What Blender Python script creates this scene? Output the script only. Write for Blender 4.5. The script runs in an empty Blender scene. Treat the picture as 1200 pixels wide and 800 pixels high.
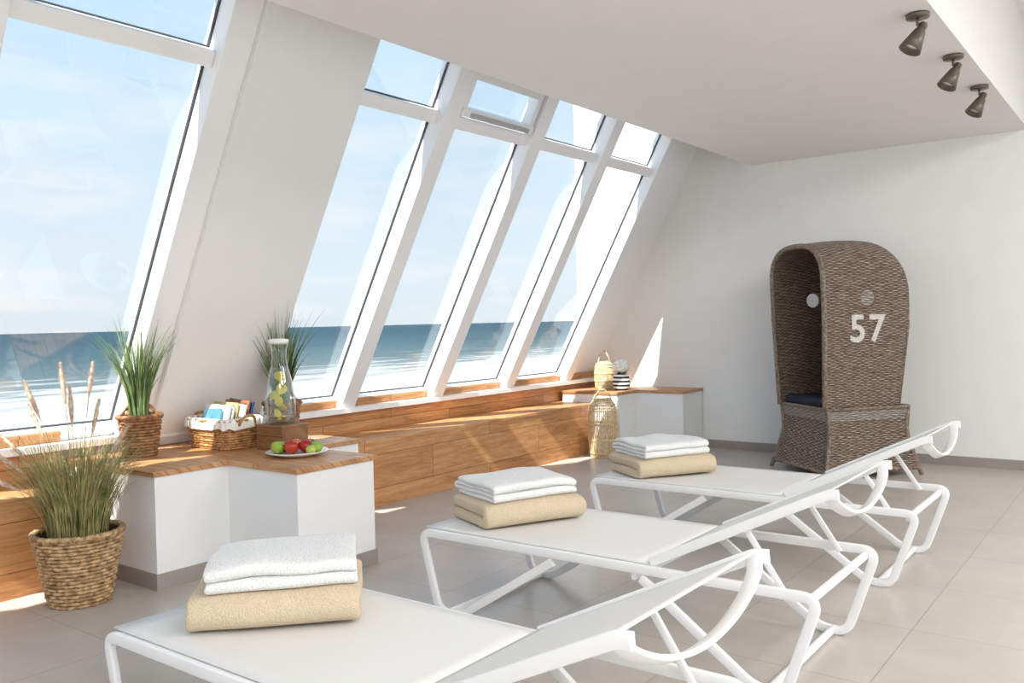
import bpy, bmesh, math, random
from mathutils import Vector, Matrix, noise
random.seed(7)
C = bpy.context.scene.collection
pi = math.pi

# ------------------------------------------------------------------ materials
def new_mat(name):
    m = bpy.data.materials.new(name); m.use_nodes = True
    nt = m.node_tree
    b = nt.nodes["Principled BSDF"]
    return m, nt, b
def N(nt, t, **kw):
    n = nt.nodes.new(t)
    for k, v in kw.items():
        setattr(n, k, v)
    return n
def L(nt, a, b): nt.links.new(a, b)
def rgb(r, g, b):
    f = lambda c: ((c/255.0)/12.92 if c/255.0 <= 0.04045 else (((c/255.0)+0.055)/1.055)**2.4)
    return (f(r), f(g), f(b), 1)
def math_n(nt, op, a=None, b=None, clamp=False):
    n = nt.nodes.new("ShaderNodeMath"); n.operation = op; n.use_clamp = clamp
    for i, v in enumerate((a, b)):
        if v is None: continue
        if isinstance(v, (int, float)): n.inputs[i].default_value = v
        else: nt.links.new(v, n.inputs[i])
    return n.outputs[0]
def ramp(nt, fac, stops):
    r = nt.nodes.new("ShaderNodeValToRGB")
    el = r.color_ramp.elements
    while len(el) < len(stops): el.new(0.5)
    for e, (p, c) in zip(el, stops):
        e.position = p; e.color = c
    nt.links.new(fac, r.inputs[0])
    return r.outputs[0]
def bump(nt, b, h, strength=0.3, dist=0.01):
    n = nt.nodes.new("ShaderNodeBump"); n.inputs["Strength"].default_value = strength
    n.inputs["Distance"].default_value = dist
    nt.links.new(h, n.inputs["Height"]); nt.links.new(n.outputs[0], b.inputs["Normal"])
def plain(name, col, rough=0.5, metal=0.0, var=0.04, scale=6.0, bmp=0.0, bscale=80):
    m, nt, b = new_mat(name)
    g = N(nt, "ShaderNodeTexCoord")
    n = N(nt, "ShaderNodeTexNoise"); n.inputs["Scale"].default_value = scale
    n.inputs["Detail"].default_value = 3
    L(nt, g.outputs["Object"], n.inputs["Vector"])
    c1 = tuple(max(0, c*(1-var)) for c in col[:3])+(1,)
    c2 = tuple(min(1, c*(1+var)) for c in col[:3])+(1,)
    L(nt, ramp(nt, n.outputs["Fac"], [(0.3, c1), (0.7, c2)]), b.inputs["Base Color"])
    b.inputs["Roughness"].default_value = rough; b.inputs["Metallic"].default_value = metal
    if bmp:
        n2 = N(nt, "ShaderNodeTexNoise"); n2.inputs["Scale"].default_value = bscale
        n2.inputs["Detail"].default_value = 4
        L(nt, g.outputs["Object"], n2.inputs["Vector"])
        bump(nt, b, n2.outputs["Fac"], bmp, 0.01)
    return m

M = {}
M['wall'] = plain("wall_paint", rgb(240, 240, 238), 0.85, var=0.01, bmp=0.08, bscale=60)
M['ceil'] = plain("ceiling_paint", rgb(232, 230, 228), 0.9, var=0.01)
M['frame'] = plain("window_frame_white", rgb(248, 248, 248), 0.35, var=0.01)
M['seal'] = plain("window_seal_dark", rgb(70, 76, 82), 0.5)
M['boxw'] = plain("console_white", rgb(240, 240, 239), 0.5, var=0.01)
M['base'] = plain("baseboard_tile", rgb(158, 150, 143), 0.5, var=0.05)
M['alu'] = plain("white_powder_coat", rgb(242, 242, 242), 0.3, var=0.01)
M['metal'] = plain("taupe_metal", rgb(104, 94, 84), 0.38, metal=0.5)
M['white_cer'] = plain("white_ceramic", rgb(245, 244, 240), 0.15, var=0.01)
M['black_cer'] = plain("black_ceramic", rgb(25, 25, 27), 0.2)
M['navy'] = plain("navy_cushion", rgb(28, 33, 45), 0.8, bmp=0.2)
M['soil'] = plain("soil", rgb(60, 45, 32), 0.95, var=0.3, scale=60, bmp=0.6)

def sling():
    m, nt, b = new_mat("white_sling_mesh")
    g = N(nt, "ShaderNodeTexCoord")
    w = N(nt, "ShaderNodeTexChecker"); w.inputs["Scale"].default_value = 500
    L(nt, g.outputs["Object"], w.inputs["Vector"])
    w.inputs["Color1"].default_value = rgb(234, 233, 230); w.inputs["Color2"].default_value = rgb(222, 221, 217)
    L(nt, w.outputs["Color"], b.inputs["Base Color"])
    b.inputs["Roughness"].default_value = 0.6
    bump(nt, b, w.outputs["Fac"], 0.1, 0.002)
    return m
M['sling'] = sling()

def terry(name, col):
    m, nt, b = new_mat(name)
    g = N(nt, "ShaderNodeTexCoord")
    n = N(nt, "ShaderNodeTexNoise"); n.inputs["Scale"].default_value = 220; n.inputs["Detail"].default_value = 2
    L(nt, g.outputs["Object"], n.inputs["Vector"])
    n3 = N(nt, "ShaderNodeTexNoise"); n3.inputs["Scale"].default_value = 25; n3.inputs["Detail"].default_value = 3
    L(nt, g.outputs["Object"], n3.inputs["Vector"])
    d = tuple(c*0.82 for c in col[:3])+(1,)
    L(nt, ramp(nt, n.outputs["Fac"], [(0.25, d), (0.6, col)]), b.inputs["Base Color"])
    h = math_n(nt, 'ADD', n.outputs["Fac"], n3.outputs["Fac"])
    b.inputs["Roughness"].default_value = 0.95
    bump(nt, b, h, 0.8, 0.008)
    return m
M['tw_w'] = terry("terry_white", rgb(248, 248, 246))
M['tw_b'] = terry("terry_beige", rgb(226, 206, 176))

def wood(name, dark, mid, light, plank_w=1.3, plank_h=0.225, axis='Y'):
    m, nt, b = new_mat(name)
    g = N(nt, "ShaderNodeNewGeometry")
    s = N(nt, "ShaderNodeSeparateXYZ"); L(nt, g.outputs["Position"], s.inputs[0])
    x, y, z = s.outputs
    if axis == 'Y':
        along = y; across = math_n(nt, 'ADD', x, z)
    else:
        along = x; across = math_n(nt, 'ADD', y, z)
    cmb = N(nt, "ShaderNodeCombineXYZ"); L(nt, along, cmb.inputs[0]); L(nt, across, cmb.inputs[1])
    br = N(nt, "ShaderNodeTexBrick"); br.inputs["Scale"].default_value = 1.0
    br.inputs["Brick Width"].default_value = plank_w; br.inputs["Row Height"].default_value = plank_h
    br.inputs["Mortar Size"].default_value = 0.0018; br.inputs["Bias"].default_value = 0
    br.inputs["Color1"].default_value = (0.25, .25, .25, 1); br.inputs["Color2"].default_value = (0.75, .75, .75, 1)
    br.inputs["Mortar"].default_value = (0, 0, 0, 1)
    L(nt, cmb.outputs[0], br.inputs["Vector"])
    c2 = N(nt, "ShaderNodeCombineXYZ")
    L(nt, math_n(nt, 'MULTIPLY', along, 1.6), c2.inputs[0])
    L(nt, math_n(nt, 'MULTIPLY', across, 16.0), c2.inputs[1])
    L(nt, math_n(nt, 'MULTIPLY', br.outputs["Color"], 40.0), c2.inputs[2])
    n1 = N(nt, "ShaderNodeTexNoise"); n1.inputs["Scale"].default_value = 1.5; n1.inputs["Detail"].default_value = 6
    n1.inputs["Roughness"].default_value = 0.65; n1.inputs["Distortion"].default_value = 1.2
    L(nt, c2.outputs[0], n1.inputs["Vector"])
    n2 = N(nt, "ShaderNodeTexNoise"); n2.inputs["Scale"].default_value = 9; n2.inputs["Detail"].default_value = 3
    L(nt, c2.outputs[0], n2.inputs["Vector"])
    f = math_n(nt, 'ADD', math_n(nt, 'MULTIPLY', n1.outputs["Fac"], 0.75), math_n(nt, 'MULTIPLY', n2.outputs["Fac"], 0.25))
    f = math_n(nt, 'ADD', f, math_n(nt, 'MULTIPLY', math_n(nt, 'SUBTRACT', br.outputs["Color"], 0.5), 0.25))
    col = ramp(nt, f, [(0.28, dark), (0.48, mid), (0.7, light)])
    mx = N(nt, "ShaderNodeMixRGB"); L(nt, br.outputs["Fac"], mx.inputs[0]); L(nt, col, mx.inputs[1])
    mx.inputs[2].default_value = tuple(c*0.4 for c in dark[:3])+(1,)
    L(nt, mx.outputs[0], b.inputs["Base Color"])
    b.inputs["Roughness"].default_value = 0.42
    bump(nt, b, f, 0.1, 0.004)
    return m
M['oak'] = wood("oak_oiled", rgb(154, 100, 56), rgb(194, 138, 88), rgb(218, 170, 120))
M['oakx'] = wood("oak_counter", rgb(154, 104, 64), rgb(190, 138, 92), rgb(214, 168, 122), 0.5, 0.06, 'X')
M['woodb'] = wood("wood_brown", rgb(104, 68, 40), rgb(142, 98, 62), rgb(168, 122, 82), 3.0, 0.5, 'X')

def floor_mat():
    m, nt, b = new_mat("floor_tiles")
    g = N(nt, "ShaderNodeNewGeometry")
    mp = N(nt, "ShaderNodeMapping"); L(nt, g.outputs["Position"], mp.inputs["Vector"])
    mp.inputs["Location"].default_value = (0.18, 0.1, 0)
    br = N(nt, "ShaderNodeTexBrick"); br.offset = 0.0; br.inputs["Scale"].default_value = 1
    br.inputs["Brick Width"].default_value = 0.6; br.inputs["Row Height"].default_value = 0.6
    br.inputs["Mortar Size"].default_value = 0.0025
    br.inputs["Mortar Smooth"].default_value = 0.2
    br.inputs["Color1"].default_value = rgb(194, 186, 177); br.inputs["Color2"].default_value = rgb(188, 180, 171)
    br.inputs["Mortar"].default_value = rgb(160, 152, 144)
    L(nt, mp.outputs[0], br.inputs["Vector"])
    n = N(nt, "ShaderNodeTexNoise"); n.inputs["Scale"].default_value = 3.5; n.inputs["Detail"].default_value = 8
    n.inputs["Roughness"].default_value = 0.6
    L(nt, g.outputs["Position"], n.inputs["Vector"])
    v = ramp(nt, n.outputs["Fac"], [(0.3, (0.9, 0.9, 0.9, 1)), (0.7, (1.06, 1.05, 1.04, 1))])
    mx = N(nt, "ShaderNodeMixRGB"); mx.blend_type = 'MULTIPLY'; mx.inputs[0].default_value = 1
    L(nt, br.outputs["Color"], mx.inputs[1]); L(nt, v, mx.inputs[2])
    L(nt, mx.outputs[0], b.inputs["Base Color"])
    b.inputs["Roughness"].default_value = 0.30
    h = math_n(nt, 'SUBTRACT', 1.0, br.outputs["Fac"])
    bump(nt, b, h, 0.3, 0.002)
    return m
M['floor'] = floor_mat()

def wicker(name, dark, mid, light, a=0.036, bb=0.0125):
    """woven rows; UV in metres"""
    m, nt, b = new_mat(name)
    uv = N(nt, "ShaderNodeUVMap")
    s = N(nt, "ShaderNodeSeparateXYZ"); L(nt, uv.outputs[0], s.inputs[0])
    nz = N(nt, "ShaderNodeTexNoise"); nz.inputs["Scale"].default_value = 9; nz.inputs["Detail"].default_value = 4
    L(nt, uv.outputs[0], nz.inputs["Vector"])
    wob = math_n(nt, 'MULTIPLY', math_n(nt, 'SUBTRACT', nz.outputs["Fac"], 0.5), 0.035)
    u = math_n(nt, 'DIVIDE', math_n(nt, 'ADD', s.outputs[0], wob), a)
    v = math_n(nt, 'DIVIDE', math_n(nt, 'ADD', s.outputs[1], wob), bb)
    row = math_n(nt, 'FLOOR', v)
    ph = math_n(nt, 'MULTIPLY', math_n(nt, 'ADD', u, row), pi)
    over = math_n(nt, 'ADD', math_n(nt, 'MULTIPLY', math_n(nt, 'SINE', ph), 0.5), 0.5)
    prof = math_n(nt, 'ABSOLUTE', math_n(nt, 'SINE', math_n(nt, 'MULTIPLY', v, pi)))
    h = math_n(nt, 'MULTIPLY', math_n(nt, 'ADD', math_n(nt, 'MULTIPLY', over, 0.7), 0.3), prof)
    cc = N(nt, "ShaderNodeCombineXYZ"); L(nt, math_n(nt, 'MULTIPLY', u, 0.35), cc.inputs[0]); L(nt, math_n(nt, 'MULTIPLY', row, 1.37), cc.inputs[1])
    n2 = N(nt, "ShaderNodeTexNoise"); n2.inputs["Scale"].default_value = 1.9; n2.inputs["Detail"].default_value = 3
    L(nt, cc.outputs[0], n2.inputs["Vector"])
    f = math_n(nt, 'MULTIPLY', h, math_n(nt, 'ADD', math_n(nt, 'MULTIPLY', n2.outputs["Fac"], 2.2), -0.2))
    L(nt, ramp(nt, f, [(0.06, dark), (0.4, mid), (0.85, light)]), b.inputs["Base Color"])
    b.inputs["Roughness"].default_value = 0.6
    bump(nt, b, h, 1.0, 0.012)
    return m
M['wick'] = wicker("wicker_brown", rgb(66, 52, 43), rgb(144, 122, 106), rgb(202, 184, 166))
M['wickl'] = wicker("wicker_greywash", rgb(108, 98, 90), rgb(178, 168, 158), rgb(214, 206, 198))

def strand(name, c1, c2, scale=40):
    m, nt, b = new_mat(name)
    g = N(nt, "ShaderNodeTexCoord")
    n = N(nt, "ShaderNodeTexNoise"); n.inputs["Scale"].default_value = scale; n.inputs["Detail"].default_value = 3
    L(nt, g.outputs["Object"], n.inputs["Vector"])
    L(nt, ramp(nt, n.outputs["Fac"], [(0.35, c1), (0.65, c2)]), b.inputs["Base Color"])
    b.inputs["Roughness"].default_value = 0.55
    return m
M['st_wick'] = strand("rattan_greybrown", rgb(92, 76, 64), rgb(158, 138, 120), 60)
M['st_tan'] = strand("seagrass_tan", rgb(140, 106, 70), rgb(214, 180, 134))
M['st_brown'] = strand("willow_brown", rgb(108, 70, 42), rgb(176, 128, 84))
M['st_honey'] = strand("willow_honey", rgb(150, 100, 56), rgb(214, 164, 108))
M['bamboo'] = strand("bamboo_light", rgb(206, 174, 128), rgb(238, 214, 172))
M['gr1'] = strand("grass_green", rgb(84, 100, 48), rgb(146, 160, 92), 12)
M['gr2'] = strand("grass_dry", rgb(138, 122, 76), rgb(204, 186, 132), 12)
M['gr3'] = strand("grass_blade", rgb(48, 74, 36), rgb(118, 142, 86), 10)
M['plume'] = strand("plume_tan", rgb(198, 166, 138), rgb(242, 224, 204), 60)

def glass_thin():
    m, nt, b = new_mat("window_glass")
    nt.nodes.remove(b)
    out = [n for n in nt.nodes if n.type == 'OUTPUT_MATERIAL'][0]
    t = N(nt, "ShaderNodeBsdfTransparent"); t.inputs[0].default_value = (0.98, 0.99, 0.99, 1)
    gl = N(nt, "ShaderNodeBsdfGlossy"); gl.inputs["Roughness"].default_value = 0.02
    mx = N(nt, "ShaderNodeMixShader"); mx.inputs[0].default_value = 0.07
    L(nt, t.outputs[0], mx.inputs[1]); L(nt, gl.outputs[0], mx.inputs[2]); L(nt, mx.outputs[0], out.inputs[0])
    return m
M['glass'] = glass_thin()
def clear(name, tint, fac=0.12):
    m, nt, b = new_mat(name)
    nt.nodes.remove(b)
    out = [n for n in nt.nodes if n.type == 'OUTPUT_MATERIAL'][0]
    t = N(nt, "ShaderNodeBsdfTransparent"); t.inputs[0].default_value = tint
    gl = N(nt, "ShaderNodeBsdfGlossy"); gl.inputs["Roughness"].default_value = 0.03
    lw = N(nt, "ShaderNodeLayerWeight"); lw.inputs[0].default_value = 0.35
    f = math_n(nt, 'ADD', math_n(nt, 'MULTIPLY', lw.outputs["Facing"], 0.6), fac*0.3)
    mx = N(nt, "ShaderNodeMixShader"); L(nt, f, mx.inputs[0])
    L(nt, t.outputs[0], mx.inputs[1]); L(nt, gl.outputs[0], mx.inputs[2]); L(nt, mx.outputs[0], out.inputs[0])
    return m
M['cglass'] = clear("carafe_glass", (0.93, 0.96, 0.95, 1))
M['water'] = clear("water", (0.88, 0.93, 0.93, 1), 0.2)

# ------------------------------------------------------------------ mesh helpers
def mesh(name, verts, faces, mat, parent=None, smooth=False, uvs=None, mats=None, fmi=None):
    me = bpy.data.meshes.new(name)
    me.from_pydata([tuple(v) for v in verts], [], faces)
    me.validate(); me.update()
    if uvs is not None:
        ul = me.uv_layers.new(name="UVMap")
        for l in me.loops: ul.data[l.index].uv = uvs[l.vertex_index]
    for m in (mats or [mat]): me.materials.append(m)
    if fmi:
        for p, i in zip(me.polygons, fmi): p.material_index = i
    if smooth:
        for p in me.polygons: p.use_smooth = True
    o = bpy.data.objects.new(name, me); C.objects.link(o)
    if parent: o.parent = parent
    return o
def fixn(o):
    bm = bmesh.new(); bm.from_mesh(o.data)
    bmesh.ops.recalc_face_normals(bm, faces=bm.faces); bm.to_mesh(o.data); bm.free()
    return o
def crisp(o, deg=30):
    try: o.data.set_sharp_from_angle(angle=math.radians(deg))
    except Exception as ex: print("sharp", ex)
    return o
def empty(name, loc=(0, 0, 0), rz=0):
    e = bpy.data.objects.new(name, None); C.objects.link(e)
    e.location = loc; e.rotation_euler = (0, 0, rz); e.empty_display_size = 0.1
    return e
def bev(o, w=0.004, seg=2):
    b = o.modifiers.new("bevel", 'BEVEL'); b.width = w; b.segments = seg; b.limit_method = 'ANGLE'
    return o
BF = [(0, 3, 2, 1), (4, 5, 6, 7), (0, 1, 5, 4), (1, 2, 6, 5), (2, 3, 7, 6), (3, 0, 4, 7)]
def box(name, x0, x1, y0, y1, z0, z1, mat, parent=None, bv=0):
    v = [(x0, y0, z0), (x1, y0, z0), (x1, y1, z0), (x0, y1, z0), (x0, y0, z1), (x1, y0, z1), (x1, y1, z1), (x0, y1, z1)]
    o = mesh(name, v, BF, mat, parent)
    if bv: bev(o, bv)
    return o
def prism(name, poly, z0, z1, mat, parent=None, bv=0):
    n = len(poly)
    v = [(x, y, z0) for x, y in poly]+[(x, y, z1) for x, y in poly]
    f = [tuple(range(n))[::-1], tuple(range(n, 2*n))]+[(i, (i+1) % n, n+(i+1) % n, n+i) for i in range(n)]
    o = fixn(mesh(name, v, f, mat, parent))
    if bv: bev(o, bv)
    return o
SD = Vector((0.4826, 0, 0.8758)); ND = Vector((0.8758, 0, -0.4826)); OO = Vector((-4.5, 0, 0.68))
def sp(y, s, n): return OO+SD*s+ND*n+Vector((0, y, 0))
def sbox(name, y0, y1, s0, s1, n0, n1, mat, parent=None, bv=0):
    v = [sp(y0, s0, n0), sp(y1, s0, n0), sp(y1, s0, n1), sp(y0, s0, n1), sp(y0, s1, n0), sp(y1, s1, n0), sp(y1, s1, n1), sp(y0, s1, n1)]
    o = fixn(mesh(name, v, BF, mat, parent))
    if bv: bev(o, bv)
    return o
def fillet(pts, r, seg=6):
    pts = [Vector(p) for p in pts]; out = [pts[0]]
    for i in range(1, len(pts)-1):
        a, b, c = pts[i-1], pts[i], pts[i+1]
        d1 = (a-b); d2 = (c-b)
        rr = min(r, d1.length*0.45, d2.length*0.45)
        p0 = b+d1.normalized()*rr; p1 = b+d2.normalized()*rr
        for k in range(seg+1):
            t = k/seg
            out.append(p0*(1-t)**2+b*2*t*(1-t)+p1*t*t)
    out.append(pts[-1]); return out
def circ(r, n=8, r2=None):
    r2 = r2 or r
    return [(r*math.cos(2*pi*i/n), r2*math.sin(2*pi*i/n)) for i in range(n)]
def rrect(w, h, r=0.004):
    w /= 2; h /= 2
    pts = []
    for cx, cy, a0 in ((w-r, h-r, 0), (-w+r, h-r, 90), (-w+r, -h+r, 180), (w-r, -h+r, 270)):
        for k in range(3):
            a = math.radians(a0+45*k); pts.append((cx+r*math.cos(a), cy+r*math.sin(a)))
    return pts
def sweep(V, F, path, prof, closed=False, side=None, rad=None):
    path = [Vector(p) for p in path]; n = len(path); m = len(prof); base = len(V)
    prev = None
    for i, p in enumerate(path):
        if closed: t = path[(i+1) % n]-path[i-1]
        else: t = path[min(i+1, n-1)]-path[max(i-1, 0)]
        if t.length < 1e-9: t = Vector((0, 0, 1))
        t.normalize()
        if side is not None: a = Vector(side)
        elif prev is None:
            a = Vector((0, 0, 1)) if abs(t.z) < 0.9 else Vector((1, 0, 0))
        else: a = prev
        a = a-t*a.dot(t)
        if a.length < 1e-6: a = t.orthogonal()
        a.normalize(); prev = a
        b = t.cross(a)
        k = rad[i] if rad else 1
        for (x, y) in prof: V.append(p+a*x*k+b*y*k)
    rng = n if closed else n-1
    for i in range(rng):
        j = (i+1) % n
        for q in range(m):
            r = (q+1) % m
            F.append((base+i*m+q, base+i*m+r, base+j*m+r, base+j*m+q))
    if not closed:
        F.append(tuple(base+q for q in range(m))[::-1]); F.append(tuple(base+(n-1)*m+q for q in range(m)))
def lathe(name, prof, mat, parent=None, seg=32, loc=(0, 0, 0), smooth=True):
    V = []; F = []
    for r, z in prof:
        for i in range(seg):
            a = 2*pi*i/seg; V.append((loc[0]+r*math.cos(a), loc[1]+r*math.sin(a), loc[2]+z))
    for k in range(len(prof)-1):
        for i in range(seg):
            j = (i+1) % seg
            F.append((k*seg+i, k*seg+j, (k+1)*seg+j, (k+1)*seg+i))
    o = mesh(name, V, F, mat, parent, smooth)
    bm = bmesh.new(); bm.from_mesh(o.data)
    bmesh.ops.remove_doubles(bm, verts=bm.verts, dist=1e-5)
    bmesh.ops.recalc_face_normals(bm, faces=bm.faces); bm.to_mesh(o.data); bm.free()
    return o

# ------------------------------------------------------------------ room shell
H = 2.54; YB = 7.47; YS = -3.2; XE = 4.2; HR = 3.3
box("floor", -4.8, XE+0.15, YS-0.15, YB+0.15, -0.15, 0, M['floor'])
box("wall_north", -4.8, XE+0.15, YB, YB+0.15, 0, 3.45, M['wall'])
def wall_with_openings(name, axis, c0, c1, a0, a1, z1, ops, mat):
    e = empty(name)
    cur = a0; k = 0
    def bx(n, p0, p1, q0, q1):
        if axis == 'X': box(n, c0, c1, p0, p1, q0, q1, mat, e)
        else: box(n, p0, p1, c0, c1, q0, q1, mat, e)
    for (o0, o1, zz0, zz1) in ops:
        bx("pier_%d" % k, cur, o0, 0, z1); bx("sill_%d" % k, o0, o1, 0, zz0); bx("lintel_%d" % k, o0, o1, zz1, z1)
        cur = o1; k += 1
    bx("pier_%d" % k, cur, a1, 0, z1)
    return e
wall_with_openings("wall_east", 'X', XE, XE+0.15, YS, YB, 3.45, [(-2.6, 0.2, 0.1, 2.3), (0.8, 3.6, 0.1, 2.3), (4.2, 6.9, 0.1, 2.3)], M['wall'])  # unseen wall; openings added so sky light fills the room
wall_with_openings("wall_south", 'Y', YS-0.15, YS, -4.8, XE+0.15, 3.45, [(-3.6, -1.0, 0.1, 2.3), (-0.4, 3.6, 0.1, 2.3)], M['wall'])  # openings behind the camera, likewise added for fill and bounce light
box("wall_west", -4.85, -4.62, YS, YB, 0, 0.64, M['wall'])
ce = empty("ceiling")
box("slab", -2.94, -0.82, YS, YB, H, 3.45, M['ceil'], ce)
box("raised_ceiling", -0.82, XE, YS, YB, HR, 3.45, M['ceil'], ce)
box("roof_lid", -3.2, -2.94, YS, YB, 3.2, 3.45, M['ceil'], ce)
box("baseboard_north", -3.44, XE, YB-0.012, YB, 0, 0.075, M['base'])
box("baseboard_east", XE-0.012, XE, YS, YB-0.012, 0, 0.075, M['base'])

# ------------------------------------------------------------------ sloped glazing
STOP = 2.36
gl = empty("window_1")
def glazing(par, muls, y_start, y_end):
    for i, (a, b) in enumerate(muls):
        sbox("mullion_%d" % i, a, b, -0.08, STOP, -0.16, 0.0, M['frame'], par, 0.004)
    edges = [y_start]+[v for ab in muls for v in ab]+[y_end]
    for i in range(0, len(edges), 2):
        a, b = edges[i], edges[i+1]
        if b-a < 0.05: continue
        sbox("glass_%d" % i, a, b, -0.03, STOP, -0.125, -0.119, M['glass'], par)
        sbox("transom_%d" % i, a, b, 1.970, 2.05, -0.15, -0.045, M['frame'], par, 0.004)
        sbox("bottom_rail_%d" % i, a, b, -0.09, -0.02, -0.16, -0.07, M['frame'], par, 0.004)
        for q, (s0, s1) in enumerate(((-0.02, 1.970), (2.05, STOP))):
            w = 0.011
            sbox("seal_r_%d_%d" % (i, q), b-w, b, s0, s1, -0.119, -0.108, M['seal'], par)
            sbox("seal_l_%d_%d" % (i, q), a, a+w, s0, s1, -0.119, -0.108, M['seal'], par)
            sbox("seal_b_%d_%d" % (i, q), a+w, b-w, s0, s0+w*0.7, -0.119, -0.108, M['seal'], par)
            sbox("seal_t_%d_%d" % (i, q), a+w, b-w, s1-w*0.7, s1, -0.119, -0.108, M['seal'], par)
glazing(gl, [(4.02, 4.15), (4.94, 5.07), (5.86, 5.99), (6.78, 6.90)], 3.28, 6.90)
vy0, vy1 = 4.17, 4.92
for nm, a in (("vent_bottom", (vy0, vy1, 2.065, 2.12, -0.1, -0.01)), ("vent_left", (vy0, vy0+0.045, 2.12, 2.30, -0.1, -0.02)),
              ("vent_right", (vy1-0.045, vy1, 2.12, 2.30, -0.1, -0.02)), ("vent_top", (vy0, vy1, 2.30, 2.35, -0.1, -0.02))):
    sbox(nm, *a, M['frame'], gl, 0.004)
sbox("vent_motor", vy0+0.08, vy1-0.08, 2.07, 2.10, -0.01, 0.025, plain("grey_plastic", rgb(176, 178, 180), 0.4), gl, 0.004)
sbox("wall_west_end_lining", 6.90, YB, -0.1, STOP, -0.16, -0.09, M['frame'])
g2 = empty("window_2")
ml = [(1.41, 1.53), (0.49, 0.61), (-0.43, -0.31), (-1.35, -1.23), (-2.27, -2.15)][::-1]
glazing(g2, ml+[(2.45, 2.60)], YS, 2.60)
sbox("wall_west_roof", YS, YB, STOP, 3.0, -0.2, -0.05, M['wall'])
sbox("wall_west_pillar", 2.60, 3.32, -0.13, 2.9, -0.3, 0.03, M['wall'], None, 0.003)
box("window_sill", -4.68, -4.5, YS, YB, 0.60, 0.635, M['frame'])

# ------------------------------------------------------------------ oak bench
def bench(name, y0, y1):
    e = empty(name)
    box("front_panel", -4.19, -4.17, y0, y1, 0.0, 0.425, M['oak'], e, 0.002)
    box("seat", -4.60, -4.165, y0, y1, 0.425, 0.45, M['oak'], e, 0.003)
    box("back_panel", -4.60, -4.575, y0, y1, 0.45, 0.672, M['oak'], e, 0.002)
    box("back_cap", -4.615, -4.56, y0, y1, 0.672, 0.69, M['oak'], e, 0.003)
bench("oak_bench", 3.445, 7.45)
bench("oak_bench", YS, 2.155)

# ------------------------------------------------------------------ white consoles
def inset_poly(poly, d):
    n = len(poly); out = []
    area = sum(poly[i][0]*poly[(i+1) % n][1]-poly[(i+1) % n][0]*poly[i][1] for i in range(n))
    sg = 1 if area > 0 else -1
    for i in range(n):
        p0 = Vector(poly[i-1]); p1 = Vector(poly[i]); p2 = Vector(poly[(i+1) % n])
        d1 = (p1-p0).normalized(); d2 = (p2-p1).normalized()
        n1 = Vector((d1.y, -d1.x))*sg; n2 = Vector((d2.y, -d2.x))*sg
        q = p1+n1*d+n2*d
        out.append((q.x, q.y))
    return out
def console(name, poly, plinth=True):
    e = empty(name)
    prism("body", poly, 0.0, 0.525, M['boxw'], e, 0.002)
    if plinth: prism("plinth", inset_poly(poly, 0.008), 0.0, 0.075, M['base'], e)
    prism("oak_top", inset_poly(poly, 0.012), 0.525, 0.55, M['oakx'], e, 0.002)
    return e
console("pillar_console", [(-4.55, 2.17), (-3.72, 2.17), (-3.72, 2.56), (-3.19, 2.56), (-3.19, 3.04), (-3.72, 3.04), (-3.72, 3.43), (-4.55, 3.43)])
console("corner_console", [(-4.52, 6.74), (-3.91, 6.74), (-3.91, 7.06), (-3.45, 7.06), (-3.45, 7.455), (-4.52, 7.455)], False)

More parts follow.
